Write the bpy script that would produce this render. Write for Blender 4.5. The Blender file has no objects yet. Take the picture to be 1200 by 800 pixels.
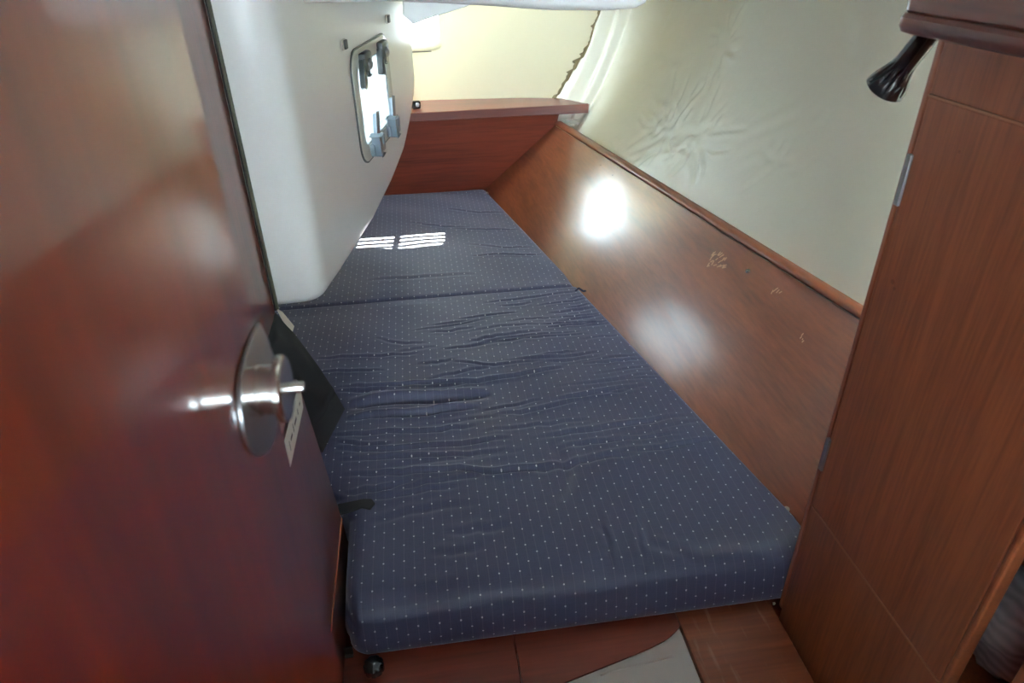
import bpy, bmesh, math, random
import numpy as np
from mathutils import Vector, Matrix

SC = bpy.context.scene
COL = SC.collection
random.seed(4)

# ------------------------------------------------------------------ camera
# f = 800 px on a 1200 px frame; vanishing points of the verticals and of the berth axis give the rotation
F = 800.0
CAM = np.array([0.0, 0.0, 1.62])
def _cam_rot():
    dn = np.array([28.0, -1313.0, -F]); dn /= np.linalg.norm(dn)
    up = -dn
    Y = np.array([468.0 - 600, 486.0, -F]); Y -= up * (Y @ up); Y /= np.linalg.norm(Y)
    X = np.cross(Y, up)
    return np.array([X, Y, up])
ROT = _cam_rot()
cd = bpy.data.cameras.new('camera')
cd.sensor_width = 36.0
cd.lens = 36.0 * F / 1200.0
cd.clip_start = 0.01
cam = bpy.data.objects.new('camera', cd)
COL.objects.link(cam)
M4 = Matrix([list(ROT[i]) + [CAM[i]] for i in range(3)] + [[0, 0, 0, 1]])
cam.matrix_world = M4
cd.dof.use_dof = True
cd.dof.focus_distance = 1.7
cd.dof.aperture_fstop = 8.0
SC.camera = cam

# ------------------------------------------------------------------ world, sun, exposure
w = bpy.data.worlds.new('overcast_sky'); SC.world = w; w.use_nodes = True
bg = w.node_tree.nodes['Background']
bg.inputs[0].default_value = (0.74, 0.89, 1.0, 1)
bg.inputs[1].default_value = 28.0
sun = bpy.data.lights.new('sun_offscreen', 'SUN'); sun.energy = 60.0; sun.angle = 0.006; sun.color = (1.0, 0.97, 0.9)
sun_o = bpy.data.objects.new('sun_offscreen', sun); COL.objects.link(sun_o)
SUN_DIR = Vector((-0.055, -0.66, -0.60)).normalized()
sun_o.rotation_euler = SUN_DIR.to_track_quat('-Z', 'Y').to_euler()
sun_o.location = (0, 6, 5)
SC.view_settings.view_transform = 'Standard'
SC.view_settings.look = 'None'
SC.view_settings.gamma = 1.0
SC.view_settings.use_curve_mapping = False
SC.view_settings.exposure = 0.76
try:
    SC.cycles.max_bounces = 12; SC.cycles.diffuse_bounces = 8; SC.cycles.transparent_max_bounces = 12
    SC.cycles.caustics_reflective = False; SC.cycles.caustics_refractive = False
    SC.cycles.sample_clamp_indirect = 6.0
except Exception:
    pass

# ------------------------------------------------------------------ pixel -> point helpers
def ray(px, py):
    return ROT @ (np.array([px - 600, -(py - 400), -F]) / F)
def hit(px, py, p0, n):
    d = ray(px, py); n = np.array(n, float)
    t = ((np.array(p0, float) - CAM) @ n) / (d @ n)
    return CAM + t * d
def hz(px, py, z): return hit(px, py, (0, 0, z), (0, 0, 1))
def hx(px, py, x): return hit(px, py, (x, 0, 0), (1, 0, 0))
def hy(px, py, y): return hit(px, py, (0, y, 0), (0, 1, 0))

# ------------------------------------------------------------------ object helpers
def tag(o, label=None, cat=None, group=None, kind=None):
    if label: o['label'] = label
    if cat: o['category'] = cat
    if group: o['group'] = group
    if kind: o['kind'] = kind
    return o
def link(name, me, m, parent=None, smooth=False):
    o = bpy.data.objects.new(name, me); COL.objects.link(o)
    if m: me.materials.clear(); me.materials.append(m)
    if parent: o.parent = parent
    if smooth:
        me.polygons.foreach_set('use_smooth', [True] * len(me.polygons))
    return o
def from_bm(name, bm, m, parent=None, smooth=False):
    bmesh.ops.recalc_face_normals(bm, faces=bm.faces[:])
    me = bpy.data.meshes.new(name); bm.to_mesh(me); bm.free()
    return link(name, me, m, parent, smooth)
def data(name, v, f, m, parent=None, smooth=False):
    me = bpy.data.meshes.new(name); me.from_pydata([tuple(map(float, p)) for p in v], [], f); me.update()
    return link(name, me, m, parent, smooth)
def empty(name, loc=(0, 0, 0), rot=None):
    o = bpy.data.objects.new(name, None); COL.objects.link(o); o.location = loc
    if rot is not None: o.rotation_euler = rot
    o.empty_display_size = 0.05
    return o
def bm_box(bm, lo, hi, bevel=0.0, seg=2):
    b = bmesh.new()
    bmesh.ops.create_cube(b, size=1.0)
    for v in b.verts:
        v.co = Vector([lo[i] + (v.co[i] + .5) * (hi[i] - lo[i]) for i in range(3)])
    if bevel > 0:
        bmesh.ops.bevel(b, geom=b.edges[:], offset=bevel, segments=seg, affect='EDGES', profile=0.5)
    me = bpy.data.meshes.new('tmp'); b.to_mesh(me); b.free(); bm.from_mesh(me); bpy.data.meshes.remove(me)
def box(name, lo, hi, m, parent=None, bevel=0.0, seg=2, smooth=False):
    bm = bmesh.new(); bm_box(bm, lo, hi, bevel, seg)
    return from_bm(name, bm, m, parent, smooth)
def prism_bm(poly, ext, bevel=0.0, seg=2):
    """poly: list of 3D points (planar); ext: extrusion vector"""
    bm = bmesh.new(); e = Vector(ext)
    a = [bm.verts.new(Vector(map(float, p))) for p in poly]
    b = [bm.verts.new(v.co + e) for v in a]
    n = len(a)
    bm.faces.new(a); bm.faces.new(list(reversed(b)))
    for i in range(n):
        bm.faces.new((a[i], b[i], b[(i + 1) % n], a[(i + 1) % n]))
    bmesh.ops.recalc_face_normals(bm, faces=bm.faces[:])
    if bevel > 0:
        ed = [x for x in bm.edges if x.is_manifold and x.calc_face_angle(0) > 0.6]
        bmesh.ops.bevel(bm, geom=ed, offset=bevel, segments=seg, affect='EDGES', profile=0.5)
    return bm
def prism(name, poly, ext, m, parent=None, bevel=0.0, seg=2, smooth=False):
    return from_bm(name, prism_bm(poly, ext, bevel, seg), m, parent, smooth)
def rrect(cx, cy, hw, hh, r, n=8):
    pts = []
    for (sx, sy, a0) in ((1, 1, 0), (-1, 1, 90), (-1, -1, 180), (1, -1, 270)):
        for k in range(n + 1):
            a = math.radians(a0 + 90 * k / n)
            pts.append((cx + sx * (hw - r) + r * math.cos(a), cy + sy * (hh - r) + r * math.sin(a)))
    return pts
def frame_of(axis):
    a = Vector(axis).normalized()
    t = Vector((0, 0, 1)) if abs(a.z) < .9 else Vector((1, 0, 0))
    u = a.cross(t).normalized(); v = a.cross(u).normalized()
    return a, u, v
def lathe(name, org, axis, prof, m, parent=None, n=40, smooth=True, flute=0.0, nfl=0, fl_range=(0, 0)):
    """prof: list of (distance along the axis, radius)"""
    a, u, v = frame_of(axis); o = Vector(map(float, org)); V = []; Fc = []
    for (d, r) in prof:
        for k in range(n):
            t = 2 * math.pi * k / n
            rr = r
            if nfl and fl_range[0] <= d <= fl_range[1]: rr = r * (1 - flute * max(0, math.cos(nfl * t)) ** 2)
            V.append(o + a * d + (u * math.cos(t) + v * math.sin(t)) * rr)
    for i in range(len(prof) - 1):
        for k in range(n):
            Fc.append((i * n + k, i * n + (k + 1) % n, (i + 1) * n + (k + 1) % n, (i + 1) * n + k))
    Fc.append(tuple(reversed(range(n)))); Fc.append(tuple(range((len(prof) - 1) * n, len(prof) * n)))
    ob = data(name, V, Fc, m, parent, smooth)
    bm = bmesh.new(); bm.from_mesh(ob.data); bmesh.ops.recalc_face_normals(bm, faces=bm.faces[:])
    for e in bm.edges:
        if e.is_manifold and e.calc_face_angle(0) > 0.7: e.smooth = False
    bm.to_mesh(ob.data); bm.free()
    return ob
def tube(name, pts, r, m, parent=None, n=10):
    pts = [Vector(map(float, p)) for p in pts]; V = []; Fc = []
    for i, p in enumerate(pts):
        d = (pts[min(i + 1, len(pts) - 1)] - pts[max(i - 1, 0)])
        a, u, v = frame_of(d)
        for k in range(n):
            t = 2 * math.pi * k / n
            V.append(p + (u * math.cos(t) + v * math.sin(t)) * r)
    for i in range(len(pts) - 1):
        for k in range(n):
            Fc.append((i * n + k, i * n + (k + 1) % n, (i + 1) * n + (k + 1) % n, (i + 1) * n + k))
    Fc.append(tuple(range(n))); Fc.append(tuple(reversed(range((len(pts) - 1) * n, len(pts) * n))))
    return data(name, V, Fc, m, parent, True)
def boolean_cut(o, cutters):
    for c in cutters:
        md = o.modifiers.new('cut', 'BOOLEAN'); md.object = c; md.operation = 'DIFFERENCE'; md.solver = 'EXACT'
    dg = bpy.context.evaluated_depsgraph_get(); dg.update()
    me = bpy.data.meshes.new_from_object(o.evaluated_get(dg))
    o.modifiers.clear(); old = o.data; o.data = me
    bpy.data.meshes.remove(old)
    for c in cutters:
        me2 = c.data; bpy.data.objects.remove(c); bpy.data.meshes.remove(me2)
def smooth_by_angle(o, ang=0.6):
    bm = bmesh.new(); bm.from_mesh(o.data)
    for f in bm.faces: f.smooth = True
    for e in bm.edges:
        if e.is_manifold: e.smooth = e.calc_face_angle(0) < ang
    bm.to_mesh(o.data); bm.free()

# ------------------------------------------------------------------ materials
def srgb(r, g, b):
    def c(x):
        x /= 255.0
        return x / 12.92 if x <= .04045 else ((x + .055) / 1.055) ** 2.4
    return (c(r), c(g), c(b), 1)
def newmat(name):
    m = bpy.data.materials.new(name); m.use_nodes = True
    nt = m.node_tree
    return m, nt, nt.nodes['Principled BSDF']
def N(nt, t, **k):
    n = nt.nodes.new(t)
    for a, b in k.items(): setattr(n, a, b)
    return n
def plain(name, col, rough=.5, metal=0.0, bump=0.0, bscale=200, coat=0.0, var=0.0, vscale=6):
    m, nt, b = newmat(name)
    b.inputs['Base Color'].default_value = col; b.inputs['Roughness'].default_value = rough
    b.inputs['Metallic'].default_value = metal; b.inputs['Coat Weight'].default_value = coat
    tc = N(nt, 'ShaderNodeTexCoord')
    if bump:
        no = N(nt, 'ShaderNodeTexNoise'); no.inputs['Scale'].default_value = bscale; no.inputs['Detail'].default_value = 4
        nt.links.new(tc.outputs['Object'], no.inputs['Vector'])
        bp = N(nt, 'ShaderNodeBump'); bp.inputs['Strength'].default_value = bump; bp.inputs['Distance'].default_value = .002
        nt.links.new(no.outputs['Fac'], bp.inputs['Height']); nt.links.new(bp.outputs['Normal'], b.inputs['Normal'])
    if var:
        no = N(nt, 'ShaderNodeTexNoise'); no.inputs['Scale'].default_value = vscale; no.inputs['Detail'].default_value = 5
        nt.links.new(tc.outputs['Object'], no.inputs['Vector'])
        hs = N(nt, 'ShaderNodeMix', data_type='RGBA'); hs.inputs[6].default_value = col
        hs.inputs[7].default_value = tuple(c * (1 - var) for c in col[:3]) + (1,)
        nt.links.new(no.outputs['Fac'], hs.inputs[0]); nt.links.new(hs.outputs[2], b.inputs['Base Color'])
    return m
def wood(name, dark, light, grain='Y', scale=1.0, rough=.25, coat=.6, coat_rough=.12, streak=1.0, wear=0.0, rot=(0, 0, 0), ior=1.55):
    m, nt, b = newmat(name); L = nt.links.new
    tc = N(nt, 'ShaderNodeTexCoord'); mp = N(nt, 'ShaderNodeMapping')
    s = {'X': (1.2, 22, 22), 'Y': (22, 1.2, 22), 'Z': (22, 22, 1.2)}[grain]
    mp.inputs['Scale'].default_value = tuple(x * scale for x in s); mp.inputs['Rotation'].default_value = rot
    L(tc.outputs['Object'], mp.inputs['Vector'])
    n1 = N(nt, 'ShaderNodeTexNoise'); n1.inputs['Scale'].default_value = 1.0; n1.inputs['Detail'].default_value = 6; n1.inputs['Distortion'].default_value = .6
    L(mp.outputs['Vector'], n1.inputs['Vector'])
    n2 = N(nt, 'ShaderNodeTexNoise'); n2.inputs['Scale'].default_value = 7.0; n2.inputs['Detail'].default_value = 3
    L(mp.outputs['Vector'], n2.inputs['Vector'])
    n3 = N(nt, 'ShaderNodeTexNoise'); n3.inputs['Scale'].default_value = 2.2; n3.inputs['Detail'].default_value = 2
    L(tc.outputs['Object'], n3.inputs['Vector'])
    a = N(nt, 'ShaderNodeMath', operation='MULTIPLY_ADD'); a.inputs[1].default_value = .55; L(n1.outputs['Fac'], a.inputs[0])
    c = N(nt, 'ShaderNodeMath', operation='MULTIPLY'); c.inputs[1].default_value = .35 * streak; L(n2.outputs['Fac'], c.inputs[0]); L(c.outputs[0], a.inputs[2])
    d = N(nt, 'ShaderNodeMath', operation='MULTIPLY_ADD'); d.inputs[1].default_value = .25; L(n3.outputs['Fac'], d.inputs[0]); L(a.outputs[0], d.inputs[2])
    cr = N(nt, 'ShaderNodeValToRGB'); L(d.outputs[0], cr.inputs[0])
    cr.color_ramp.elements[0].position = .36; cr.color_ramp.elements[0].color = dark
    cr.color_ramp.elements[1].position = .78; cr.color_ramp.elements[1].color = light
    out = cr.outputs[0]
    if wear:
        mw = N(nt, 'ShaderNodeMapping'); mw.inputs['Scale'].default_value = (60, 9, 60); mw.inputs['Rotation'].default_value = (0, 0, .6); L(tc.outputs['Object'], mw.inputs['Vector'])
        nw = N(nt, 'ShaderNodeTexNoise'); nw.inputs['Scale'].default_value = 1.0; nw.inputs['Detail'].default_value = 5; L(mw.outputs[0], nw.inputs['Vector'])
        rw = N(nt, 'ShaderNodeValToRGB'); L(nw.outputs['Fac'], rw.inputs[0])
        rw.color_ramp.elements[0].position = .57; rw.color_ramp.elements[0].color = (0, 0, 0, 1)
        rw.color_ramp.elements[1].position = .66; rw.color_ramp.elements[1].color = (wear, wear, wear, 1)
        mx = N(nt, 'ShaderNodeMix', data_type='RGBA'); L(rw.outputs[0], mx.inputs[0]); L(out, mx.inputs[6])
        mx.inputs[7].default_value = (.35, .22, .15, 1); out = mx.outputs[2]
    L(out, b.inputs['Base Color'])
    b.inputs['Roughness'].default_value = rough
    b.inputs['Coat Weight'].default_value = coat; b.inputs['Coat Roughness'].default_value = coat_rough
    b.inputs['Coat IOR'].default_value = ior
    bp = N(nt, 'ShaderNodeBump'); bp.inputs['Strength'].default_value = .06; bp.inputs['Distance'].default_value = .001
    L(n2.outputs['Fac'], bp.inputs['Height']); L(bp.outputs['Normal'], b.inputs['Normal'])
    return m

MAT = {}
MAT['door'] = wood('door_mahogany', srgb(62, 15, 7), srgb(122, 40, 18), 'Z', .45, .3, 1.0, .09, ior=1.66)
MAT['wall_wood'] = wood('bulkhead_mahogany', srgb(74, 29, 20), srgb(124, 56, 38), 'Z', .8, .3, 1.0, .08, ior=1.7)
MAT['cab'] = wood('cabinet_mahogany', srgb(90, 41, 22), srgb(142, 76, 43), 'Z', 1.6, .5, .12, .3, 1.5)
MAT['cab_edge'] = wood('cabinet_edge_mahogany', srgb(120, 62, 42), srgb(158, 92, 64), 'Z', 1.0, .4, .4, .2)
MAT['panel'] = wood('locker_front_mahogany', srgb(90, 41, 22), srgb(142, 76, 43), 'Y', .9, .34, 1.0, .19, 1.2, rot=(0, 0, .18), ior=1.55)
MAT['trim'] = wood('trim_mahogany', srgb(90, 41, 22), srgb(142, 76, 43), 'Y', 1.4, .4, .4, .2)
MAT['end'] = wood('end_panel_mahogany', srgb(74, 29, 20), srgb(124, 56, 38), 'X', .9, .4, .35, .2, 1.6)
MAT['shelf'] = wood('shelf_mahogany', srgb(74, 29, 20), srgb(124, 56, 38), 'X', 1.0, .35, .5, .15)
MAT['shelf_top'] = MAT['shelf']
MAT['base'] = wood('berth_board_mahogany', srgb(74, 29, 20), srgb(124, 56, 38), 'X', 1.0, .5, .15, .3, 1.0)
MAT['ledge'] = wood('ledge_mahogany', srgb(90, 41, 22), srgb(142, 76, 43), 'X', 1.0, .5, .15, .3, 1.0, wear=.35)
MAT['fiddle'] = wood('fiddle_mahogany', srgb(74, 29, 20), srgb(124, 56, 38), 'Y', 1.2, .3, .8, .12)
MAT['seam'] = plain('pale_seam_edge', srgb(150, 100, 74), .6)
MAT['scuff'] = plain('pale_scuffed_varnish', srgb(196, 150, 116), .7)
MAT['glue'] = plain('old_glue_edge', srgb(128, 116, 84), .8, bump=.5, bscale=300)
MAT['gelcoat'] = plain('gelcoat', srgb(240, 242, 238), .28, coat=.4, var=.03)
MAT['stern'] = plain('stern_gelcoat', srgb(222, 214, 180), .38, coat=.2, var=.03)
MAT['liner'] = plain('hull_liner_vinyl', srgb(228, 226, 208), .36, bump=.5, bscale=28, var=.06, vscale=5)
MAT['seat_gel'] = MAT['gelcoat']
MAT['grey_gel'] = MAT['gelcoat']
MAT['chrome'] = plain('polished_steel', (.74, .73, .71, 1), .2, 1.0)
MAT['steel'] = plain('brushed_steel', (.36, .36, .37, 1), .36, 1.0)
MAT['rim'] = plain('portlight_rim', srgb(198, 198, 186), .35, coat=.3)
MAT['dog_dark'] = plain('dark_hinge_plastic', srgb(62, 66, 66), .4)
MAT['dog_grey'] = plain('grey_clamp_plastic', srgb(120, 132, 142), .35)
MAT['black'] = plain('gloss_black_plastic', srgb(12, 15, 20), .18, coat=.6)
MAT['rubber'] = plain('grey_green_rubber', srgb(84, 84, 66), .5)
MAT['rubber_dark'] = plain('black_rubber', srgb(24, 24, 22), .6)
MAT['cloth'] = plain('black_cloth', srgb(30, 31, 33), .85, bump=.4, bscale=900)
MAT['white'] = plain('white_paper', srgb(225, 225, 218), .6, bump=.3, bscale=60)
MAT['ink'] = plain('dark_print', srgb(60, 60, 68), .6)
MAT['foam'] = plain('torn_white_foam', srgb(226, 222, 208), .9, bump=.6, bscale=120)
MAT['tray'] = plain('tray_gelcoat', srgb(222, 227, 227), .35, var=.05)
MAT['navy'] = plain('navy_cloth', srgb(24, 30, 66), .9, bump=.4, bscale=500)
MAT['deck'] = plain('deckhead_vinyl', srgb(235, 235, 230), .6)
MAT['floor'] = wood('sole_wood', srgb(80, 44, 24), srgb(130, 78, 44), 'Y', .8, .4, .3, .2)

def glass_mat():
    m, nt, b = newmat('frosted_acrylic'); L = nt.links.new
    out = nt.nodes['Material Output']; nt.nodes.remove(b)
    tr = N(nt, 'ShaderNodeBsdfTransparent'); tr.inputs[0].default_value = (.62, .64, .65, 1)
    tl = N(nt, 'ShaderNodeBsdfTranslucent'); tl.inputs[0].default_value = (.62, .64, .65, 1)
    gl = N(nt, 'ShaderNodeBsdfGlossy'); gl.inputs['Roughness'].default_value = .05
    a = N(nt, 'ShaderNodeMixShader'); a.inputs[0].default_value = .5
    L(tr.outputs[0], a.inputs[1]); L(tl.outputs[0], a.inputs[2])
    fr = N(nt, 'ShaderNodeFresnel'); fr.inputs[0].default_value = 1.35
    c = N(nt, 'ShaderNodeMixShader'); L(fr.outputs[0], c.inputs[0]); L(a.outputs[0], c.inputs[1]); L(gl.outputs[0], c.inputs[2])
    L(c.outputs[0], out.inputs[0]); return m
def clear_mat():
    m, nt, b = newmat('clear_acrylic'); L = nt.links.new
    out = nt.nodes['Material Output']; nt.nodes.remove(b)
    tr = N(nt, 'ShaderNodeBsdfTransparent'); tr.inputs[0].default_value = (.95, .97, .97, 1)
    gl = N(nt, 'ShaderNodeBsdfGlossy'); gl.inputs['Roughness'].default_value = .02
    fr = N(nt, 'ShaderNodeFresnel'); fr.inputs[0].default_value = 1.4
    c = N(nt, 'ShaderNodeMixShader'); L(fr.outputs[0], c.inputs[0]); L(tr.outputs[0], c.inputs[1]); L(gl.outputs[0], c.inputs[2])
    L(c.outputs[0], out.inputs[0]); return m
MAT['frost'] = glass_mat(); MAT['clear'] = clear_mat()

def dotted_fabric():
    m, nt, b = newmat('navy_dotted_fabric'); L = nt.links.new
    uv = N(nt, 'ShaderNodeUVMap'); uv.uv_map = 'UVMap'
    def lattice(off):
        mp = N(nt, 'ShaderNodeMapping'); P = 1 / .036
        mp.inputs['Scale'].default_value = (P, P, 1); mp.inputs['Location'].default_value = (off, off, 0)
        L(uv.outputs[0], mp.inputs['Vector'])
        fr = N(nt, 'ShaderNodeVectorMath', operation='FRACTION'); L(mp.outputs[0], fr.inputs[0])
        sb = N(nt, 'ShaderNodeVectorMath', operation='SUBTRACT'); sb.inputs[1].default_value = (.5, .5, 0); L(fr.outputs[0], sb.inputs[0])
        sx = N(nt, 'ShaderNodeSeparateXYZ'); L(sb.outputs[0], sx.inputs[0])
        px = N(nt, 'ShaderNodeMath', operation='POWER'); px.inputs[1].default_value = 2; L(sx.outputs[0], px.inputs[0])
        py = N(nt, 'ShaderNodeMath', operation='POWER'); py.inputs[1].default_value = 2; L(sx.outputs[1], py.inputs[0])
        ad = N(nt, 'ShaderNodeMath', operation='ADD'); L(px.outputs[0], ad.inputs[0]); L(py.outputs[0], ad.inputs[1])
        lt = N(nt, 'ShaderNodeMath', operation='LESS_THAN'); lt.inputs[1].default_value = .0018; L(ad.outputs[0], lt.inputs[0])
        return lt, sx
    l1, s1 = lattice(0.0); l2, s2 = lattice(0.5)
    dots = N(nt, 'ShaderNodeMath', operation='MAXIMUM'); L(l1.outputs[0], dots.inputs[0]); L(l2.outputs[0], dots.inputs[1])
    # thin pale warp line through every column of dots
    def col_line(s):
        ab = N(nt, 'ShaderNodeMath', operation='ABSOLUTE'); L(s.outputs[0], ab.inputs[0])
        lt = N(nt, 'ShaderNodeMath', operation='LESS_THAN'); lt.inputs[1].default_value = .018; L(ab.outputs[0], lt.inputs[0]); return lt
    a1, a2 = col_line(s1), col_line(s2)
    ln = N(nt, 'ShaderNodeMath', operation='MAXIMUM'); L(a1.outputs[0], ln.inputs[0]); L(a2.outputs[0], ln.inputs[1])
    lm = N(nt, 'ShaderNodeMath', operation='MULTIPLY'); lm.inputs[1].default_value = .09; L(ln.outputs[0], lm.inputs[0])
    # weave streaks
    mp = N(nt, 'ShaderNodeMapping'); mp.inputs['Scale'].default_value = (900, 40, 1); L(uv.outputs[0], mp.inputs['Vector'])
    no = N(nt, 'ShaderNodeTexNoise'); no.inputs['Scale'].default_value = 1; no.inputs['Detail'].default_value = 3; L(mp.outputs[0], no.inputs['Vector'])
    mp2 = N(nt, 'ShaderNodeMapping'); mp2.inputs['Scale'].default_value = (40, 900, 1); L(uv.outputs[0], mp2.inputs['Vector'])
    no2 = N(nt, 'ShaderNodeTexNoise'); no2.inputs['Scale'].default_value = 1; no2.inputs['Detail'].default_value = 3; L(mp2.outputs[0], no2.inputs['Vector'])
    av = N(nt, 'ShaderNodeMath', operation='ADD'); L(no.outputs['Fac'], av.inputs[0]); L(no2.outputs['Fac'], av.inputs[1])
    mr = N(nt, 'ShaderNodeMapRange'); mr.inputs[1].default_value = .6; mr.inputs[2].default_value = 1.4; L(av.outputs[0], mr.inputs[0])
    base = N(nt, 'ShaderNodeMix', data_type='RGBA'); base.inputs[6].default_value = srgb(48, 51, 78); base.inputs[7].default_value = srgb(69, 73, 103)
    L(mr.outputs[0], base.inputs[0])
    m1 = N(nt, 'ShaderNodeMix', data_type='RGBA'); L(lm.outputs[0], m1.inputs[0]); L(base.outputs[2], m1.inputs[6]); m1.inputs[7].default_value = srgb(190, 192, 205)
    m2 = N(nt, 'ShaderNodeMix', data_type='RGBA'); L(dots.outputs[0], m2.inputs[0]); L(m1.outputs[2], m2.inputs[6]); m2.inputs[7].default_value = srgb(225, 225, 230)
    L(m2.outputs[2], b.inputs['Base Color'])
    b.inputs['Roughness'].default_value = .5
    b.inputs['Sheen Weight'].default_value = .6; b.inputs['Sheen Roughness'].default_value = .4; b.inputs['Sheen Tint'].default_value = (.75, .8, 1, 1)
    bp = N(nt, 'ShaderNodeBump'); bp.inputs['Strength'].default_value = .15; bp.inputs['Distance'].default_value = .001
    L(av.outputs[0], bp.inputs['Height']); L(bp.outputs['Normal'], b.inputs['Normal'])
    return m
MAT['fabric'] = dotted_fabric()

# crease field: list of polylines [(a,b),...] with amplitude, width; returns displacement
def crease_field(P, Q, creases):
    H = np.zeros_like(P)
    for pts, amp, wd in creases:
        best = np.full(P.shape, 1e9); sd = np.zeros_like(P); tt = np.zeros_like(P)
        L = [0.0]
        for (a, b) in zip(pts[:-1], pts[1:]): L.append(L[-1] + math.dist(a, b))
        tot = max(L[-1], 1e-6)
        x0 = min(p[0] for p in pts) - 6 * wd; x1 = max(p[0] for p in pts) + 6 * wd
        y0 = min(p[1] for p in pts) - 6 * wd; y1 = max(p[1] for p in pts) + 6 * wd
        msk = (P > x0) & (P < x1) & (Q > y0) & (Q < y1)
        if not msk.any(): continue
        p = P[msk]; q = Q[msk]; bd = np.full(p.shape, 1e9); bs = np.zeros_like(p); bt = np.zeros_like(p)
        for i, (a, b) in enumerate(zip(pts[:-1], pts[1:])):
            ex, ey = b[0] - a[0], b[1] - a[1]; l2 = ex * ex + ey * ey + 1e-12
            t = np.clip(((p - a[0]) * ex + (q - a[1]) * ey) / l2, 0, 1)
            dx = p - (a[0] + t * ex); dy = q - (a[1] + t * ey); d = np.sqrt(dx * dx + dy * dy)
            s = np.sign(ex * dy - ey * dx); up = d < bd
            bd[up] = d[up]; bs[up] = s[up]; bt[up] = (L[i] + t[up] * math.sqrt(l2)) / tot
        fade = np.clip(np.sin(np.pi * np.clip(bt, 0, 1)), 0, 1) ** .6
        sgn = bd * bs
        prof = -np.exp(-(sgn / wd) ** 2) + .75 * np.exp(-((sgn - 1.9 * wd) / (1.3 * wd)) ** 2) + .35 * np.exp(-((sgn + 2.2 * wd) / (1.5 * wd)) ** 2)
        H[msk] += amp * fade * prof
    return H

# ================================================================== THE SETTING
MT, BASE = 0.67, 0.55
floor = box('floor', (-.75, -2.2, -.04), (1.2, 3.1, 0), MAT['floor'])
tag(floor, 'varnished wooden cabin sole in front of the berth', 'floor', kind='structure')
plinth = box('berth_plinth', (-.60, .66, 0), (.9, 2.86, .528), MAT['base'], bevel=.003)
tag(plinth, 'dark wooden berth plinth under the blue cushions', 'plinth', kind='structure')

# wood bulkhead on the left with the rubber seal at its aft end
wl = box('wall_left', (-.40, -.5, 0), (-.364, 1.452, 1.95), MAT['wall_wood'], bevel=.003)
tag(wl, 'glossy mahogany bulkhead strip between the door edge and the white moulding', 'wall', kind='structure')
seal = empty('trim_1', (-.364, 1.456, .87)); tag(seal, 'thin grey rubber seal between wooden bulkhead and white moulding', 'trim', kind='structure')
def seal_bar(name, x0, x1, m, y0):
    bm = bmesh.new(); bm_box(bm, (x0 + .364, y0, 0.0), (x1 + .364, y0 + .008, 1.08), .002); return from_bm(name, bm, m, seal)
seal_bar('rubber_lip', -.363, -.3595, MAT['rubber_dark'], -.010)
seal_bar('rubber_bead', -.3595, -.3535, MAT['rubber'], -.009)

# cockpit moulding: plan outline, bottom height along it
OUT = [(-.60, 1.462), (-.40, 1.459), (-.364, 1.457), (-.33, 1.457), (-.298, 1.459), (-.276, 1.466), (-.258, 1.479), (-.247, 1.497), (-.241, 1.520), (-.234, 1.550)]
A0 = np.array([-.245, 1.488]); BR = math.radians(12.0); WD = np.array([math.sin(BR), math.cos(BR)]); WN = np.array([math.cos(BR), -math.sin(BR)])
for yy in np.arange(1.60, 2.50, .05):
    t = (yy - A0[1]) / WD[1]; OUT.append((A0[0] + WD[0] * t, yy))
OUT += [(-.028, 2.51), (-.020, 2.55), (-.010, 2.60), (.001, 2.65), (.006, 2.69), (.000, 2.72), (-.018, 2.742), (-.045, 2.75), (-.12, 2.752), (-.25, 2.752), (-.40, 2.752), (-.60, 2.752)]
ZBX = [1.0, 1.49, 1.633, 1.947, 2.214, 2.409, 2.567, 2.66, 2.70, 2.76]
ZBZ = [.868, .868, .872, .876, .906, .946, 1.020, 1.085, 1.12, 1.14]
def grp_shell():
    V = []; Fc = []; n = len(OUT); O = np.array(OUT)
    # inward normals
    T = np.gradient(O, axis=0); T /= np.linalg.norm(T, axis=1)[:, None]
    INN = np.stack([-T[:, 1], T[:, 0]], 1)      # left of travel direction = inside the moulding
    rows = []
    R = .035
    zt = 1.98
    prof = [(.20, 0.0, 0), (.10, 0.0, 0), (R, 0.0, 0)] + [(R * (1 - math.sin(a)), R * (1 - math.cos(a)), 0) for a in np.linspace(.2, math.pi / 2, 6)]
    for (ins, dz, _) in prof:
        row = []
        for i in range(n):
            zb = np.interp(O[i, 1], ZBX, ZBZ)
            p = O[i] + INN[i] * ins
            row.append(len(V)); V.append((p[0], p[1], zb + dz))
        rows.append(row)
    for fz in np.linspace(.08, 1, 14):
        row = []
        for i in range(n):
            zb = np.interp(O[i, 1], ZBX, ZBZ) + R
            row.append(len(V)); V.append((O[i, 0], O[i, 1], zb + (zt - zb) * fz))
        rows.append(row)
    for a, b in zip(rows[:-1], rows[1:]):
        for i in range(n - 1): Fc.append((a[i], a[i + 1], b[i + 1], b[i]))
    me = bpy.data.meshes.new('wall_cockpit'); me.from_pydata(V, [], Fc); me.update()
    o = link('wall_cockpit', me, MAT['gelcoat'], None, True)
    bm = bmesh.new(); bm.from_mesh(me); bmesh.ops.recalc_face_normals(bm, faces=bm.faces[:]); bm.normal_update()
    # make the cabin side the front
    f = min(bm.faces, key=lambda f: (f.calc_center_median() - Vector((-.15, 1.95, 1.2))).length)
    if f.normal.x < 0: bmesh.ops.reverse_faces(bm, faces=bm.faces[:])
    bm.to_mesh(me); bm.free()
    md = o.modifiers.new('thick', 'SOLIDIFY'); md.thickness = .014; md.offset = -1
    return o
grp = grp_shell()
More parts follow.
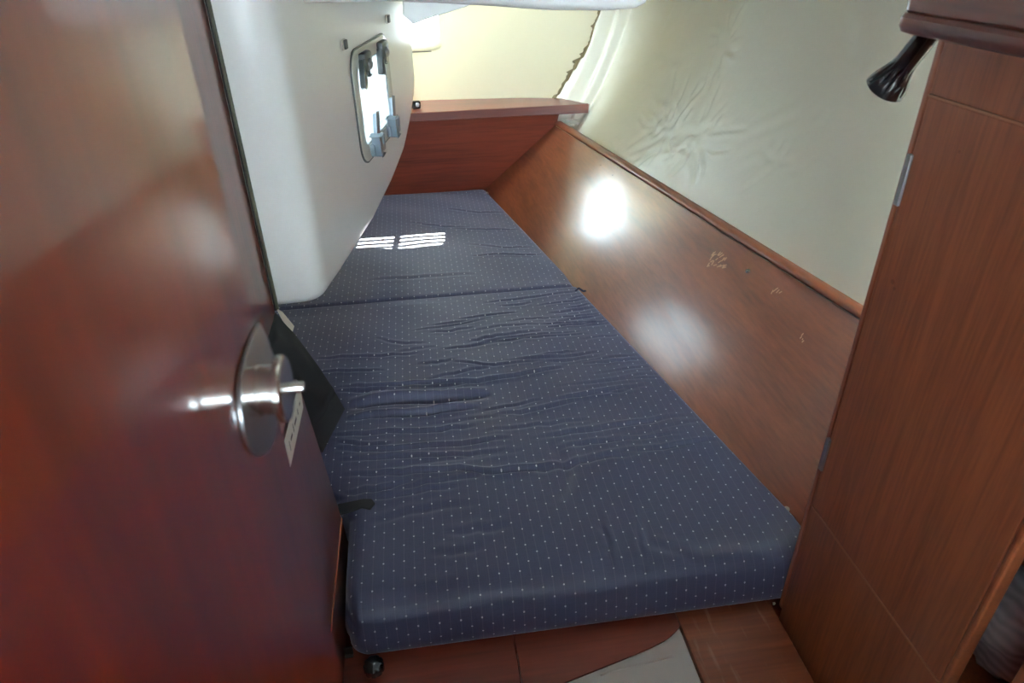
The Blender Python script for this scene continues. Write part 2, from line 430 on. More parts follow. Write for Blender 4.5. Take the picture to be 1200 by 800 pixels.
# portlight opening
def wall_pt(s, z, off=0.0):
    p = A0 + WD * s + WN * off
    return (p[0], p[1], z)
S0, S1 = (1.895 - A0[1]) / WD[1], (2.295 - A0[1]) / WD[1]
Z0, Z1 = 1.058, 1.352
SCN, ZCN, SHW, ZHH = (S0 + S1) / 2, (Z0 + Z1) / 2, (S1 - S0) / 2, (Z1 - Z0) / 2
def rr_on_wall(hw, hh, r, off, n=8): return [wall_pt(s, z, off) for s, z in rrect(SCN, ZCN, hw, hh, r, n)]
cut = prism('cutter', rr_on_wall(SHW - .030, ZHH - .030, .040, .08), tuple(-.16 * x for x in (WN[0], WN[1], 0)), None)
boolean_cut(grp, [cut])
smooth_by_angle(grp, .8)
tag(grp, 'smooth white moulded cockpit side standing over the berth with a portlight', 'wall', kind='structure')

def cockpit_sole():
    bm = bmesh.new(); prev = None
    for y in np.linspace(1.50, 2.72, 14):
        xw = np.interp(y, [1.50, 1.60, 2.494, 2.65, 2.72], [-.28, -.245, -.055, -.025, -.06]); z = np.interp(y, ZBX, ZBZ) + .03
        r = [bm.verts.new((-.62, y, z)), bm.verts.new((xw, y, z)), bm.verts.new((xw, y, z + .012)), bm.verts.new((-.62, y, z + .012))]
        if prev:
            for k in range(4): bm.faces.new((prev[k], prev[(k + 1) % 4], r[(k + 1) % 4], r[k]))
        else: bm.faces.new(r)
        prev = r
    bm.faces.new(list(reversed(prev)))
    return from_bm('floor_cockpit', bm, MAT['gelcoat'])
tag(cockpit_sole(), 'white cockpit sole inside the moulded side', 'floor', kind='structure')
tag(box('wall_leak_block', (-.64, 1.45, 0), (-.62, 2.98, 1.36), MAT['gelcoat']), 'unseen white panel added left of the berth to block stray light', 'wall', kind='structure')  # added to stop light leaking under the moulding and to dim the portlight
win2 = empty('window_2', wall_pt(SCN, Z0)); tag(win2, 'bright portlight with clamps set in the white moulded side', 'window', kind='structure')
IW = Matrix.Translation(Vector(wall_pt(SCN, Z0))).inverted()
def ring(name, outer, inner, ext, m, parent, inv, bevel=.002):
    n = len(outer); e = Vector(ext); bm = bmesh.new()
    a = [bm.verts.new(inv @ Vector(map(float, p))) for p in outer]; b = [bm.verts.new(inv @ Vector(map(float, p))) for p in inner]
    c = [bm.verts.new(v.co + e) for v in a]; d = [bm.verts.new(v.co + e) for v in b]
    for i in range(n):
        j = (i + 1) % n
        bm.faces.new((a[i], a[j], b[j], b[i])); bm.faces.new((c[i], d[i], d[j], c[j]))
        bm.faces.new((a[i], c[i], c[j], a[j])); bm.faces.new((b[i], b[j], d[j], d[i]))
    bmesh.ops.recalc_face_normals(bm, faces=bm.faces[:])
    if bevel:
        ed = [x for x in bm.edges if x.calc_face_angle(0) > 1.0]
        bmesh.ops.bevel(bm, geom=ed, offset=bevel, segments=2, affect='EDGES', profile=.5)
    o = from_bm(name, bm, m, parent); smooth_by_angle(o, .7); return o
W3 = Vector((WN[0], WN[1], 0))
ring('outer_gasket', rr_on_wall(SHW + .002, ZHH + .002, .060, .0005), rr_on_wall(SHW - .003, ZHH - .003, .056, .0005), W3 * .004, MAT['dog_dark'], win2, IW, 0)
ring('rim', rr_on_wall(SHW - .002, ZHH - .002, .057, -.012), rr_on_wall(SHW - .046, ZHH - .040, .034, -.012), W3 * .019, MAT['rim'], win2, IW, .003)
ring('pane_gasket', rr_on_wall(SHW - .044, ZHH - .038, .035, -.006), rr_on_wall(SHW - .049, ZHH - .043, .031, -.006), W3 * .009, MAT['dog_dark'], win2, IW, 0)
bm = prism_bm([IW @ Vector(p) for p in rr_on_wall(SHW - .045, ZHH - .039, .034, -.004)], W3 * .005)
from_bm('pane', bm, MAT['frost'], win2)
def local_wall(s, z, off): return IW @ Vector(wall_pt(s, z, off))
def obox(bm, s, z, off0, hs, hzz, th, bev=.003, tilt=0.0):
    """box lying on the moulded side: centre s,z; half sizes; thickness outward"""
    b = bmesh.new(); bmesh.ops.create_cube(b, size=1.0)
    D3 = Vector((WD[0], WD[1], 0)); U3 = Vector((0, 0, 1))
    ca, sa = math.cos(tilt), math.sin(tilt)
    for v in b.verts:
        p = v.co.copy(); ls = p.x * 2 * hs; lz = p.y * 2 * hzz
        ls, lz = ls * ca - lz * sa, ls * sa + lz * ca
        v.co = local_wall(s + ls, z + lz, off0 + (p.z + .5) * th)
    bmesh.ops.bevel(b, geom=b.edges[:], offset=bev, segments=2, affect='EDGES', profile=.5)
    me = bpy.data.meshes.new('t'); b.to_mesh(me); b.free(); bm.from_mesh(me); bpy.data.meshes.remove(me)
# upper hinges (dark, each a block with a round boss and an arm down onto the pane)
for s in (SCN - .100, SCN + .100):
    bm = bmesh.new()
    obox(bm, s, Z1 - .036, .004, .036, .024, .022, .007)
    obox(bm, s - .030, Z1 - .064, .004, .013, .036, .018, .005, -.12)
    obox(bm, s + .020, Z1 - .056, .004, .010, .020, .014, .004, .10)
    h = from_bm('hinge', bm, MAT['dog_dark'], win2); smooth_by_angle(h, .7)
    lathe('hinge_boss', local_wall(s - .002, Z1 - .042, .024), (WN[0], WN[1], 0), [(0, .014), (.006, .014), (.009, .010), (.0095, .006), (.007, .004)], MAT['steel'], h, 24)
# lower clamps (grey levers)
for s in (SCN - .095, SCN + .110):
    bm = bmesh.new()
    obox(bm, s, Z0 + .026, .004, .036, .016, .016, .004)
    obox(bm, s - .020, Z0 + .038, .012, .011, .028, .026, .005, .12)
    obox(bm, s + .022, Z0 + .036, .012, .011, .024, .024, .005, -.12)
    c = from_bm('clamp', bm, MAT['dog_grey'], win2); smooth_by_angle(c, .7)
    bm = bmesh.new(); obox(bm, s + .006, Z0 + .074, .012, .012, .044, .014, .006, -.25)
    lv = from_bm('clamp_lever', bm, MAT['dog_grey'], c); smooth_by_angle(lv, .7)
    lathe('clamp_screw', local_wall(s, Z0 + .026, .030), (WN[0], WN[1], 0), [(0, .009), (.008, .009), (.010, .006)], MAT['steel'], c, 16)

# two little catches above the portlight
for k, (px, py) in enumerate(((402, 52), (453, 22))):
    p = hit(px, py, (A0[0], A0[1], 0), (WN[0], WN[1], 0))
    e = empty('curtain_catch', p)
    tag(e, ['small dark curtain catch above the hinge nearer the seal', 'small dark curtain catch above the hinge nearer the stern'][k], 'catch', 'curtain catches above the portlight')
    bm = bmesh.new()
    D3 = Vector((WD[0], WD[1], 0)); U3 = Vector((0, 0, 1))
    def ob2(bm, a0, a1, z0, z1, o0, o1):
        b = bmesh.new(); bmesh.ops.create_cube(b, size=1.0)
        for v in b.verts:
            q = v.co; v.co = D3 * (a0 + (q.x + .5) * (a1 - a0)) + U3 * (z0 + (q.y + .5) * (z1 - z0)) + W3 * (o0 + (q.z + .5) * (o1 - o0))
        bmesh.ops.bevel(b, geom=b.edges[:], offset=.0015, segments=1, affect='EDGES')
        me = bpy.data.meshes.new('t'); b.to_mesh(me); b.free(); bm.from_mesh(me); bpy.data.meshes.remove(me)
    ob2(bm, -.013, .013, -.013, .013, .0, .004)
    from_bm('plate', bm, MAT['rim'], e)
    bm = bmesh.new(); ob2(bm, -.009, .009, -.011, .011, .004, .010)
    from_bm('clip', bm, MAT['dog_dark'], e)

# stern wall with its window
YS = 2.97
def y_stern(x): return 2.957 - .05 * max(x, 0) - .12 * max(x, 0) ** 2
def stern_wall():
    bm = bmesh.new(); a = []; b = []
    xs = np.linspace(-.75, .98, 40); prev = None
    for x in xs:
        y = y_stern(x); ring4 = [bm.verts.new((x, y, .5)), bm.verts.new((x, y, 1.98)), bm.verts.new((x, y + .02, 1.98)), bm.verts.new((x, y + .02, .5))]
        if prev:
            for k in range(4): bm.faces.new((prev[k], prev[(k + 1) % 4], ring4[(k + 1) % 4], ring4[k]))
        else: bm.faces.new(ring4)
        prev = ring4
    bm.faces.new(list(reversed(prev)))
    return from_bm('wall_stern', bm, MAT['stern'])
sw = stern_wall()
YS = 2.955
WX0, WX1, WZ0, WZ1 = -.190, .122, 1.222, 1.372
wc = ((WX0 + WX1) / 2, (WZ0 + WZ1) / 2, (WX1 - WX0) / 2, (WZ1 - WZ0) / 2)
cut = prism('cutter', [(x, YS - .05, z) for x, z in rrect(wc[0], wc[1], wc[2] - .002, wc[3] - .002, .038)], (0, .15, 0), None)
boolean_cut(sw, [cut]); smooth_by_angle(sw, .5)
tag(sw, 'cream moulded transom wall above the wooden shelf', 'wall', kind='structure')
win1 = empty('window_1', (wc[0], YS, WZ0)); I1 = Matrix.Translation(Vector((wc[0], YS, WZ0))).inverted()
tag(win1, 'rounded sunlit transom window above the wooden shelf', 'window', kind='structure')
rr = lambda g, r, y: [(x, y, z) for x, z in rrect(wc[0], wc[1], wc[2] + g, wc[3] + g, r)]
ring('rim', rr(.024, .060, YS - .006), rr(-.003, .036, YS - .006), (0, .022, 0), MAT['stern'], win1, I1, .003)
ring('gasket', rr(.028, .063, YS - .003), rr(.0225, .060, YS - .003), (0, .004, 0), MAT['rubber'], win1, I1, 0)
from_bm('pane', prism_bm([I1 @ Vector(p) for p in rr(-.001, .037, YS + .009)], (0, .005, 0)), MAT['clear'], win1)

# slatted stern grating outside, it stripes the sunlight on the cushion
gr = empty('stern_grating', (0, 3.30, 1.45)); tag(gr, 'slatted grating outside the transom window striping the sunlight', 'grating')
for k in range(9):
    bm = bmesh.new(); bm_box(bm, (-.30, -.004, -.028 + k * .030), (.45, .004, -.028 + k * .030 + .0155), .002)
    from_bm('slat', bm, MAT['steel'], gr)
for xx in (-.30, -.022, .45):
    bm = bmesh.new(); bm_box(bm, (xx - .012, .004, -.06), (xx + .012, .018, .26), .003); from_bm('post', bm, MAT['steel'], gr)

# hull liner on the right
LK, LEND = 3.3, 2.905
ZT = .930
def base_x(y): return .548 + .18 * (2.747 - y)
def liner():
    ny, nz = 380, 170
    ys = np.linspace(.70, LEND, ny); zs = np.linspace(.915, 1.95, nz)
    Yg, Zg = np.meshgrid(ys, zs, indexing='ij')
    dz = Zg - .912
    X = .563 + .18 * (2.82 - Yg) + .75 * dz - .5 * dz ** 2 + np.interp(Yg, [.7, 2.0, 2.76, 3], [-.0135, -.0135, .050, .050])
    X -= LK * np.clip(Yg - 2.70, 0, None) ** 2
    rnd = random.Random(11)
    cr = []
    def star(px, py, n, rmin, rmax, amp, wd, ex=1.0):
        d = ray(px, py)
        # march onto the liner
        t = .3
        while t < 4:
            p = CAM + d * t
            z = p[2]; dzz = z - .912
            if p[0] > .563 + .18 * (2.82 - p[1]) + .75 * dzz - .5 * dzz ** 2 + .03: break
            t += .004
        cy, cz = p[1], p[2]
        for _ in range(n):
            a = rnd.uniform(0, 2 * math.pi); r0 = rnd.uniform(0, rmin); l = rnd.uniform(.03, rmax)
            p0 = (cy + ex * r0 * math.cos(a), cz + r0 * math.sin(a)); a2 = a + rnd.uniform(-.6, .6)
            p2 = (p0[0] + ex * l * math.cos(a2), p0[1] + l * math.sin(a2))
            pm = ((p0[0] + p2[0]) / 2 + rnd.uniform(-.012, .012), (p0[1] + p2[1]) / 2 + rnd.uniform(-.012, .012))
            cr.append(([p0, pm, p2], amp * rnd.uniform(.5, 1.2), wd * rnd.uniform(.7, 1.4)))
    star(800, 155, 34, .06, .16, .0035, .008, 1.5)
    star(835, 160, 14, .05, .12, .0030, .007, 1.5)
    star(860, 50, 16, .05, .12, .0025, .007)
    star(930, 190, 8, .04, .10, .0022, .007)
    star(730, 190, 10, .05, .20, .0030, .012, 1.6)
    star(1000, 120, 6, .1, .2, .002, .012)
    star(900, 290, 8, .1, .2, .002, .010)
    star(760, 60, 8, .1, .25, .002, .014)
    D = crease_field(Yg, Zg, cr)
    # slow waviness of the loose vinyl
    D += .006 * np.sin(5.1 * Yg + 3.3 * Zg) * np.sin(7.0 * Zg + 1.1) + .003 * np.sin(14 * Yg - 9 * Zg)
    # gathered folds along the transom corner
    def fold(y0, wdt, amp): return amp * np.exp(-((Yg - y0 - .05 * (Zg - 1.1)) / wdt) ** 2)
    D += fold(2.835, .010, .022) - fold(2.812, .009, .012) + fold(2.775, .012, .018) - fold(2.752, .010, .006) - fold(2.888, .009, .010)
    D += .004 * np.sin(40 * Zg + 6 * np.sin(9 * Zg)) * np.exp(-((Yg - 2.88) / .03) ** 2)
    nx = -0.93
    X = X + nx * D
    Zo = Zg + .35 * D
    V = np.stack([X.ravel(), Yg.ravel(), Zo.ravel()], 1)
    Fc = [(i * nz + j, i * nz + j + 1, (i + 1) * nz + j + 1, (i + 1) * nz + j) for i in range(ny - 1) for j in range(nz - 1)]
    return data('wall_right', V, Fc, MAT['liner'], None, True)
lin = liner(); tag(lin, 'creased cream vinyl hull lining above the sloping wooden panel', 'wall', kind='structure')
def torn_edge():
    V = []; Fc = []; rnd = random.Random(5)
    ny, nz = 380, 170; co = np.empty(ny * nz * 3); lin.data.vertices.foreach_get('co', co); co = co.reshape(ny, nz, 3)
    n = 0
    for j in range(10, 100):
        for i in range(ny - 60, ny):
            p = co[i, j]
            if p[1] > y_stern(p[0]) - .004: break
        wv = .007 + .005 * rnd.random() + (.012 if rnd.random() < .10 else 0)
        V += [p + np.array([.006, -.003, 0]), p + np.array([-wv, -.004, 0])]; n += 1
    for k in range(n - 1): Fc.append((2 * k, 2 * k + 1, 2 * k + 3, 2 * k + 2))
    o = data('torn_edge', V, Fc, MAT['glue'], lin, True); md = o.modifiers.new('thick', 'SOLIDIFY'); md.thickness = .003
torn_edge()
# plain hull skin outside the lining, closes the boat's side
V = []; Fc = []
for i, y in enumerate(np.linspace(.2, 3.0, 16)):
    for z in np.linspace(0, 2.0, 9):
        dz = z - .912; V.append((base_x(y) + .75 * min(dz, .75) - .5 * min(dz, .75) ** 2 * (1 if dz > 0 else .3) + .12, y, z))
for i in range(15):
    for j in range(8): Fc.append((i * 9 + j, i * 9 + j + 1, (i + 1) * 9 + j + 1, (i + 1) * 9 + j))
hull = data('wall_hull', V, Fc, MAT['deck'], None, True); tag(hull, 'bare hull side behind the cream vinyl lining', 'wall', kind='structure')

# deckhead: level over the doorway, sloping down aft along the hull side
def deckhead():
    bm = bmesh.new()
    for lo, hi in (((-.62, -2.2, 1.95), (1.5, 1.46, 1.98)), ((-.22, 1.46, 1.95), (.56, 3.0, 1.98))):
        bm_box(bm, lo, hi)
    return from_bm('ceiling', bm, MAT['deck'])
tag(deckhead(), 'pale deckhead above the cabin doorway and berth', 'ceiling', kind='structure')
sd = prism('ceiling_side_deck', [(.545, .99, 1.64 - .083 * .99), (.545, 2.96, 1.64 - .083 * 2.96), (.545, 2.96, 1.99), (.545, .99, 1.99)], (.95, 0, 0), MAT['deck'])
tag(sd, 'white underside of the side deck above the cream lining', 'ceiling', kind='structure')
# saloon behind: back wall with a wide window, half-height block added for shade
def saloon_wall():
    bm = bmesh.new()
    for lo, hi in (((-.62, -2.22, 0), (1.5, -2.2, 1.36)), ((-.62, -2.22, 1.92), (1.5, -2.2, 1.98)), ((.78, -2.22, 1.36), (1.5, -2.2, 1.92))): bm_box(bm, lo, hi)
    return from_bm('wall_saloon', bm, MAT['deck'])
tag(saloon_wall(), 'pale saloon wall with a wide window opening behind the doorway', 'wall', kind='structure')
tag(box('wall_shade_block', (-.60, -.95, 0), (.57, -.55, 1.22), MAT['deck']), 'unseen half-height pale block added behind the doorway to shade the near cushion', 'wall', kind='structure')  # added out of view, keeps saloon light off the cushion front
tag(box('wall_galley', (-.64, -2.2, 0), (-.62, 1.45, 1.98), MAT['deck']), 'pale saloon side wall beyond the door', 'wall', kind='structure')
tag(box('wall_passage', (.94, -2.2, 0), (.96, .70, 1.98), MAT['deck']), 'pale saloon side wall behind the tall cabinet', 'wall', kind='structure')

# ================================================================== FURNITURE
# sloping locker front on the right
def pan_bot(y): return .262 + .190 * (2.82 - y)
def pan_line(y, z):
    f = (z - .66) / (ZT - .66); return pan_bot(y) * (1 - f) + base_x(y) * f
PY0, PY1, PYT = .746, 2.815, 2.745
poly = [(pan_line(PY0, .642), PY0, .642), (pan_line(PY1, .642), PY1, .642), (pan_line(PYT, ZT), PYT, ZT), (pan_line(PY0, ZT), PY0, ZT)]
lf = empty('side_locker', (.5, 1.8, .56)); IL = Matrix.Translation(Vector((.5, 1.8, .56))).inverted()
PANEL0 = [Vector(map(float, p)) for p in poly]
pn = (PANEL0[2] - PANEL0[3]).cross(PANEL0[0] - PANEL0[3]).normalized()
if pn.z > 0: pn = -pn
from_bm('panel', prism_bm([IL @ Vector(map(float, p)) for p in poly], pn * .016), MAT['panel'], lf)
tag(lf, 'glossy sloping mahogany locker front beside the blue cushions', 'panel')
# moulded wooden lip along its top edge
def lip():
    def run(name, prof, m, parent=None):
        bm = bmesh.new(); rows = []
        for y in np.linspace(PY0, PYT, 24): rows.append([bm.verts.new((base_x(y) + a, y, ZT + b)) for a, b in prof])
        n = len(prof)
        for r0, r1 in zip(rows[:-1], rows[1:]):
            for i in range(n): bm.faces.new((r0[i], r0[(i + 1) % n], r1[(i + 1) % n], r1[i]))
        bm.faces.new(rows[0]); bm.faces.new(list(reversed(rows[-1])))
        o = from_bm(name, bm, m, parent); smooth_by_angle(o, .9); return o
    o = run('trim_2', [(-.003, .005), (-.003, .010), (.002, .015), (.012, .017), (.026, .016), (.032, .012), (.032, .005)], MAT['trim'])
    run('groove', [(.008, -.004), (.008, .005), (.030, .005), (.030, -.004)], MAT['trim'], o)
    return o
tag(lip(), 'wooden lip running along the top of the sloping panel', 'trim', kind='structure')
def on_panel(px, py, off=0.0):
    n = -pn; p = hit(px, py, PANEL0[3], n); return Vector(p) + n * off
def panel_screw(px, py, r, h, m):
    p = IL @ on_panel(px, py); lathe('screw', p, -pn, [(-.001, r), (h * .6, r), (h, r * .6)], m, lf, 14)
panel_screw(877, 318, .0060, .006, MAT['chrome'])
panel_screw(922, 597, .0060, .005, MAT['rim'])
panel_screw(718, 205, .0022, .001, MAT['rubber_dark'])
panel_screw(704, 193, .0018, .001, MAT['rubber_dark'])
# pale scuff marks
rnd = random.Random(3)
def scuff(cx, cy, n, ww, hh):
    bm = bmesh.new()
    for _ in range(n):
        x = cx + rnd.uniform(-ww, ww); y = cy + rnd.uniform(-hh, hh); l = rnd.uniform(2, 7); a = rnd.uniform(-1.1, -.3)
        p = [IL @ on_panel(x + dx, y + dy, .0004) for dx, dy in ((0, 0), (l * math.cos(a), l * math.sin(a)), (l * math.cos(a) + .8, l * math.sin(a) + .9), (.8, .9))]
        bm.faces.new([bm.verts.new(q) for q in p])
    o = from_bm('scuff_mark', bm, MAT['scuff'], lf); return o
scuff(838, 306, 26, 11, 8); scuff(908, 343, 5, 5, 4); scuff(938, 395, 4, 4, 6)

# end panel at the foot of the berth
YB = 2.82
def ye(z): return YB - .075 * (z - .66) / .27
ep = prism('end_panel', [(-.58, ye(.53), .53), (pan_line(YB, .55), ye(.53), .53), (base_x(2.745) + .006, ye(ZT), ZT), (base_x(2.745) + .014, ye(.977), .977), (-.58, ye(.977), .977)], (0, .016, 0), MAT['end'])
tag(ep, 'dark mahogany end panel at the foot of the berth', 'panel')
sh = empty('stern_shelf', (0, 2.728, .979)); tag(sh, 'wooden shelf across the stern under the transom window', 'shelf')
bm = prism_bm([Vector((-.58, 0.012, .0)), Vector((.678, .012, .0)), Vector((.60, .130, .0)), Vector((.50, .165, .0)), Vector((.40, .185, .0)), Vector((.25, .203, .0)), Vector((.10, .218, .0)), Vector((0, .224, .0)), Vector((-.58, .224, .0))], (0, 0, .031), .002)
from_bm('board', bm, MAT['shelf'], sh)
bm = bmesh.new(); bm_box(bm, (-.58, -.004, -.002), (.680, .012, .033), .003); from_bm('front_edge', bm, MAT['shelf'], sh)
bm = bmesh.new(); bm_box(bm, (.680, -.003, -.001), (.684, .012, .032), .001); from_bm('end_cap', bm, MAT['white'], sh)
# torn foam in the gap below the shelf end
bm = bmesh.new(); rnd = random.Random(8)
for k in range(16):
    px = 656 + k * 1.9 + rnd.uniform(-1, 1); py = 145 + rnd.uniform(-3.5, 3.5) - (px - 656) * .10
    c = Vector(hy(px, py, 2.752)); r = rnd.uniform(.004, .011)
    b = bmesh.new(); bmesh.ops.create_icosphere(b, subdivisions=1, radius=r)
    for v in b.verts: v.co = Vector((v.co.x * rnd.uniform(.7, 1.8), v.co.y * rnd.uniform(.6, 1.2), v.co.z * rnd.uniform(.4, 1.2))) + c
    me = bpy.data.meshes.new('t'); b.to_mesh(me); b.free(); bm.from_mesh(me); bpy.data.meshes.remove(me)
fo = from_bm('torn_foam', bm, MAT['foam']); tag(fo, 'torn white foam poking out under the shelf end', 'foam', kind='stuff')
# small black fitting on the shelf
p = hy(488, 121, 2.80)
ft = empty('shelf_fitting', (p[0], 2.80, 1.011)); tag(ft, 'small black fitting standing on the shelf by the white moulding', 'fitting')
bm = bmesh.new(); bm_box(bm, (-.020, -.012, 0), (.016, .012, .030), .006); smooth = from_bm('body', bm, MAT['black'], ft)
lathe('knob', (.004, -.012, .018), (0, -1, 0), [(0, .008), (.008, .008), (.011, .005)], MAT['steel'], ft, 16)

# overhead cockpit seat moulding
def seat():
    bm = bmesh.new(); xs = np.concatenate([np.linspace(-.215, .47, 24), .47 + .075 * np.sin(np.linspace(.12, math.pi / 2, 10))])
    rows = []
    for x in xs:
        zb = np.interp(x, [-.25, -.02, .15, .30, .42, .50, .545], [1.49, 1.488, 1.475, 1.461, 1.456, 1.458, 1.470])
        # plan-rounded free end
        yin = 0.0
        if x > .47: yin = .07 * (1 - math.sqrt(max(0, 1 - ((x - .47) / .0751) ** 2)))
        R = .022; row = []
        for a in np.linspace(0, math.pi / 2, 7):
            row.append((x, 1.60 + yin + R * (1 - math.cos(a)), zb + R * (1 - math.sin(a))))
        row = [(x, 1.60 + yin, 1.76)] + [(x, 1.60 + yin, 1.62)] + row + [(x, 2.3, zb + .01), (x, 2.76, zb + .01), (x, 2.76, 1.76)]
        fr = (x + .215) / .76
        rows.append([bm.verts.new((px + (1 - fr) * (np.interp(py, [1.488, 2.684, 2.8, 3], [-.245, .012, .012, .012]) + .010 + .215), py, pz)) for px, py, pz in row])
    n = len(rows[0])
    for r0, r1 in zip(rows[:-1], rows[1:]):
        for i in range(n): bm.faces.new((r0[i], r0[(i + 1) % n], r1[(i + 1) % n], r1[i]))
    bm.faces.new(rows[0]); bm.faces.new(list(reversed(rows[-1])))
    o = from_bm('cockpit_seat_moulding', bm, MAT['seat_gel']); smooth_by_angle(o, .8); return o
tag(seat(), 'pale blue-white rounded cockpit seat moulding overhead beside the portlight wall', 'moulding')
# grey gusset under it
g = [hy(px, py, 2.34) for px, py in ((472, 2), (560, 2), (545, 8.5), (515, 18), (497, 24), (484, 29), (478, 23), (472, 18))]
gu = prism('ceiling_gusset', g, (0, .16, 0), MAT['grey_gel'], bevel=.004)
tag(gu, 'grey pointed gusset under the overhead moulding before the transom window', 'gusset')

# ------------------------------------------------------------------ berth boards
brd = box('berth_ledge', (.387, .50, .529), (.566, 1.10, BASE), MAT['ledge'], bevel=.002)
tag(brd, 'scratched brown wooden ledge at the foot of the tall cabinet', 'ledge')
cpts = [hz(px, py, BASE) for px, py in ((660, 800), (700, 784), (740, 768), (765, 757), (779, 750), (787, 744), (793, 738), (797, 733))]
mid = [(.091, .62, BASE - .0045)] + [(p[0], p[1], BASE - .0045) for p in cpts] + [(.383, .95, BASE - .0045), (.091, .95, BASE - .0045)]
mid[0] = (.091, cpts[0][1] - (cpts[0][0] - .091) * .27, BASE - .0045)
b2 = prism('berth_board', mid, (0, 0, .0045), MAT['base'], bevel=.0008); tag(b2, 'reddish berth board with a rounded corner over the pale tray', 'board')
b3 = box('berth_board', (-.36, .50, .529), (.0885, .95, BASE - .001), MAT['base'], bevel=.0015); tag(b3, 'dark berth board with a black knob under the cushion corner', 'board')
lathe_o = empty('board_knob', hz(440, 790, BASE)); tag(lathe_o, 'black ribbed knob on the dark berth board', 'knob')
lathe('stem', (0, 0, 0), (0, 0, 1), [(0, .006), (.016, .006)], MAT['steel'], lathe_o, 14)
lathe('grip', (0, 0, .012), (0, 0, 1), [(0, .014), (.003, .017), (.016, .017), (.020, .013), (.021, .004)], MAT['black'], lathe_o, 36, flute=.14, nfl=9, fl_range=(.001, .017))
p = hz(406, 769, BASE); br = empty('corner_bracket', p); tag(br, 'tiny metal bracket under the cushion corner by the side board', 'bracket')
bm = bmesh.new(); bm_box(bm, (-.012, -.004, 0), (.012, .004, .003), .001); from_bm('foot', bm, MAT['dog_dark'], br)
bm = bmesh.new(); bm_box(bm, (-.012, .002, 0), (.012, .005, .02), .001); from_bm('upright', bm, MAT['dog_dark'], br)
tr = empty('locker_tray', (.24, .60, .529)); tag(tr, 'pale grey moulded tray between berth board and brown ledge', 'tray')
bm = bmesh.new(); bm_box(bm, (-.148, -.30, -.20), (.1455, .135, .016), .004); from_bm('body', bm, MAT['tray'], tr)
q0, q1 = hz(716, 786, .546), hz(790, 769, .546)
rib = tube('moulded_rib', [(q0[0] - .24 - .02, q0[1] - .60 - .005, .0155), (q0[0] - .24, q0[1] - .60, .0155), (q1[0] - .24, q1[1] - .60, .0155)], .0018, MAT['tray'], tr, 8)

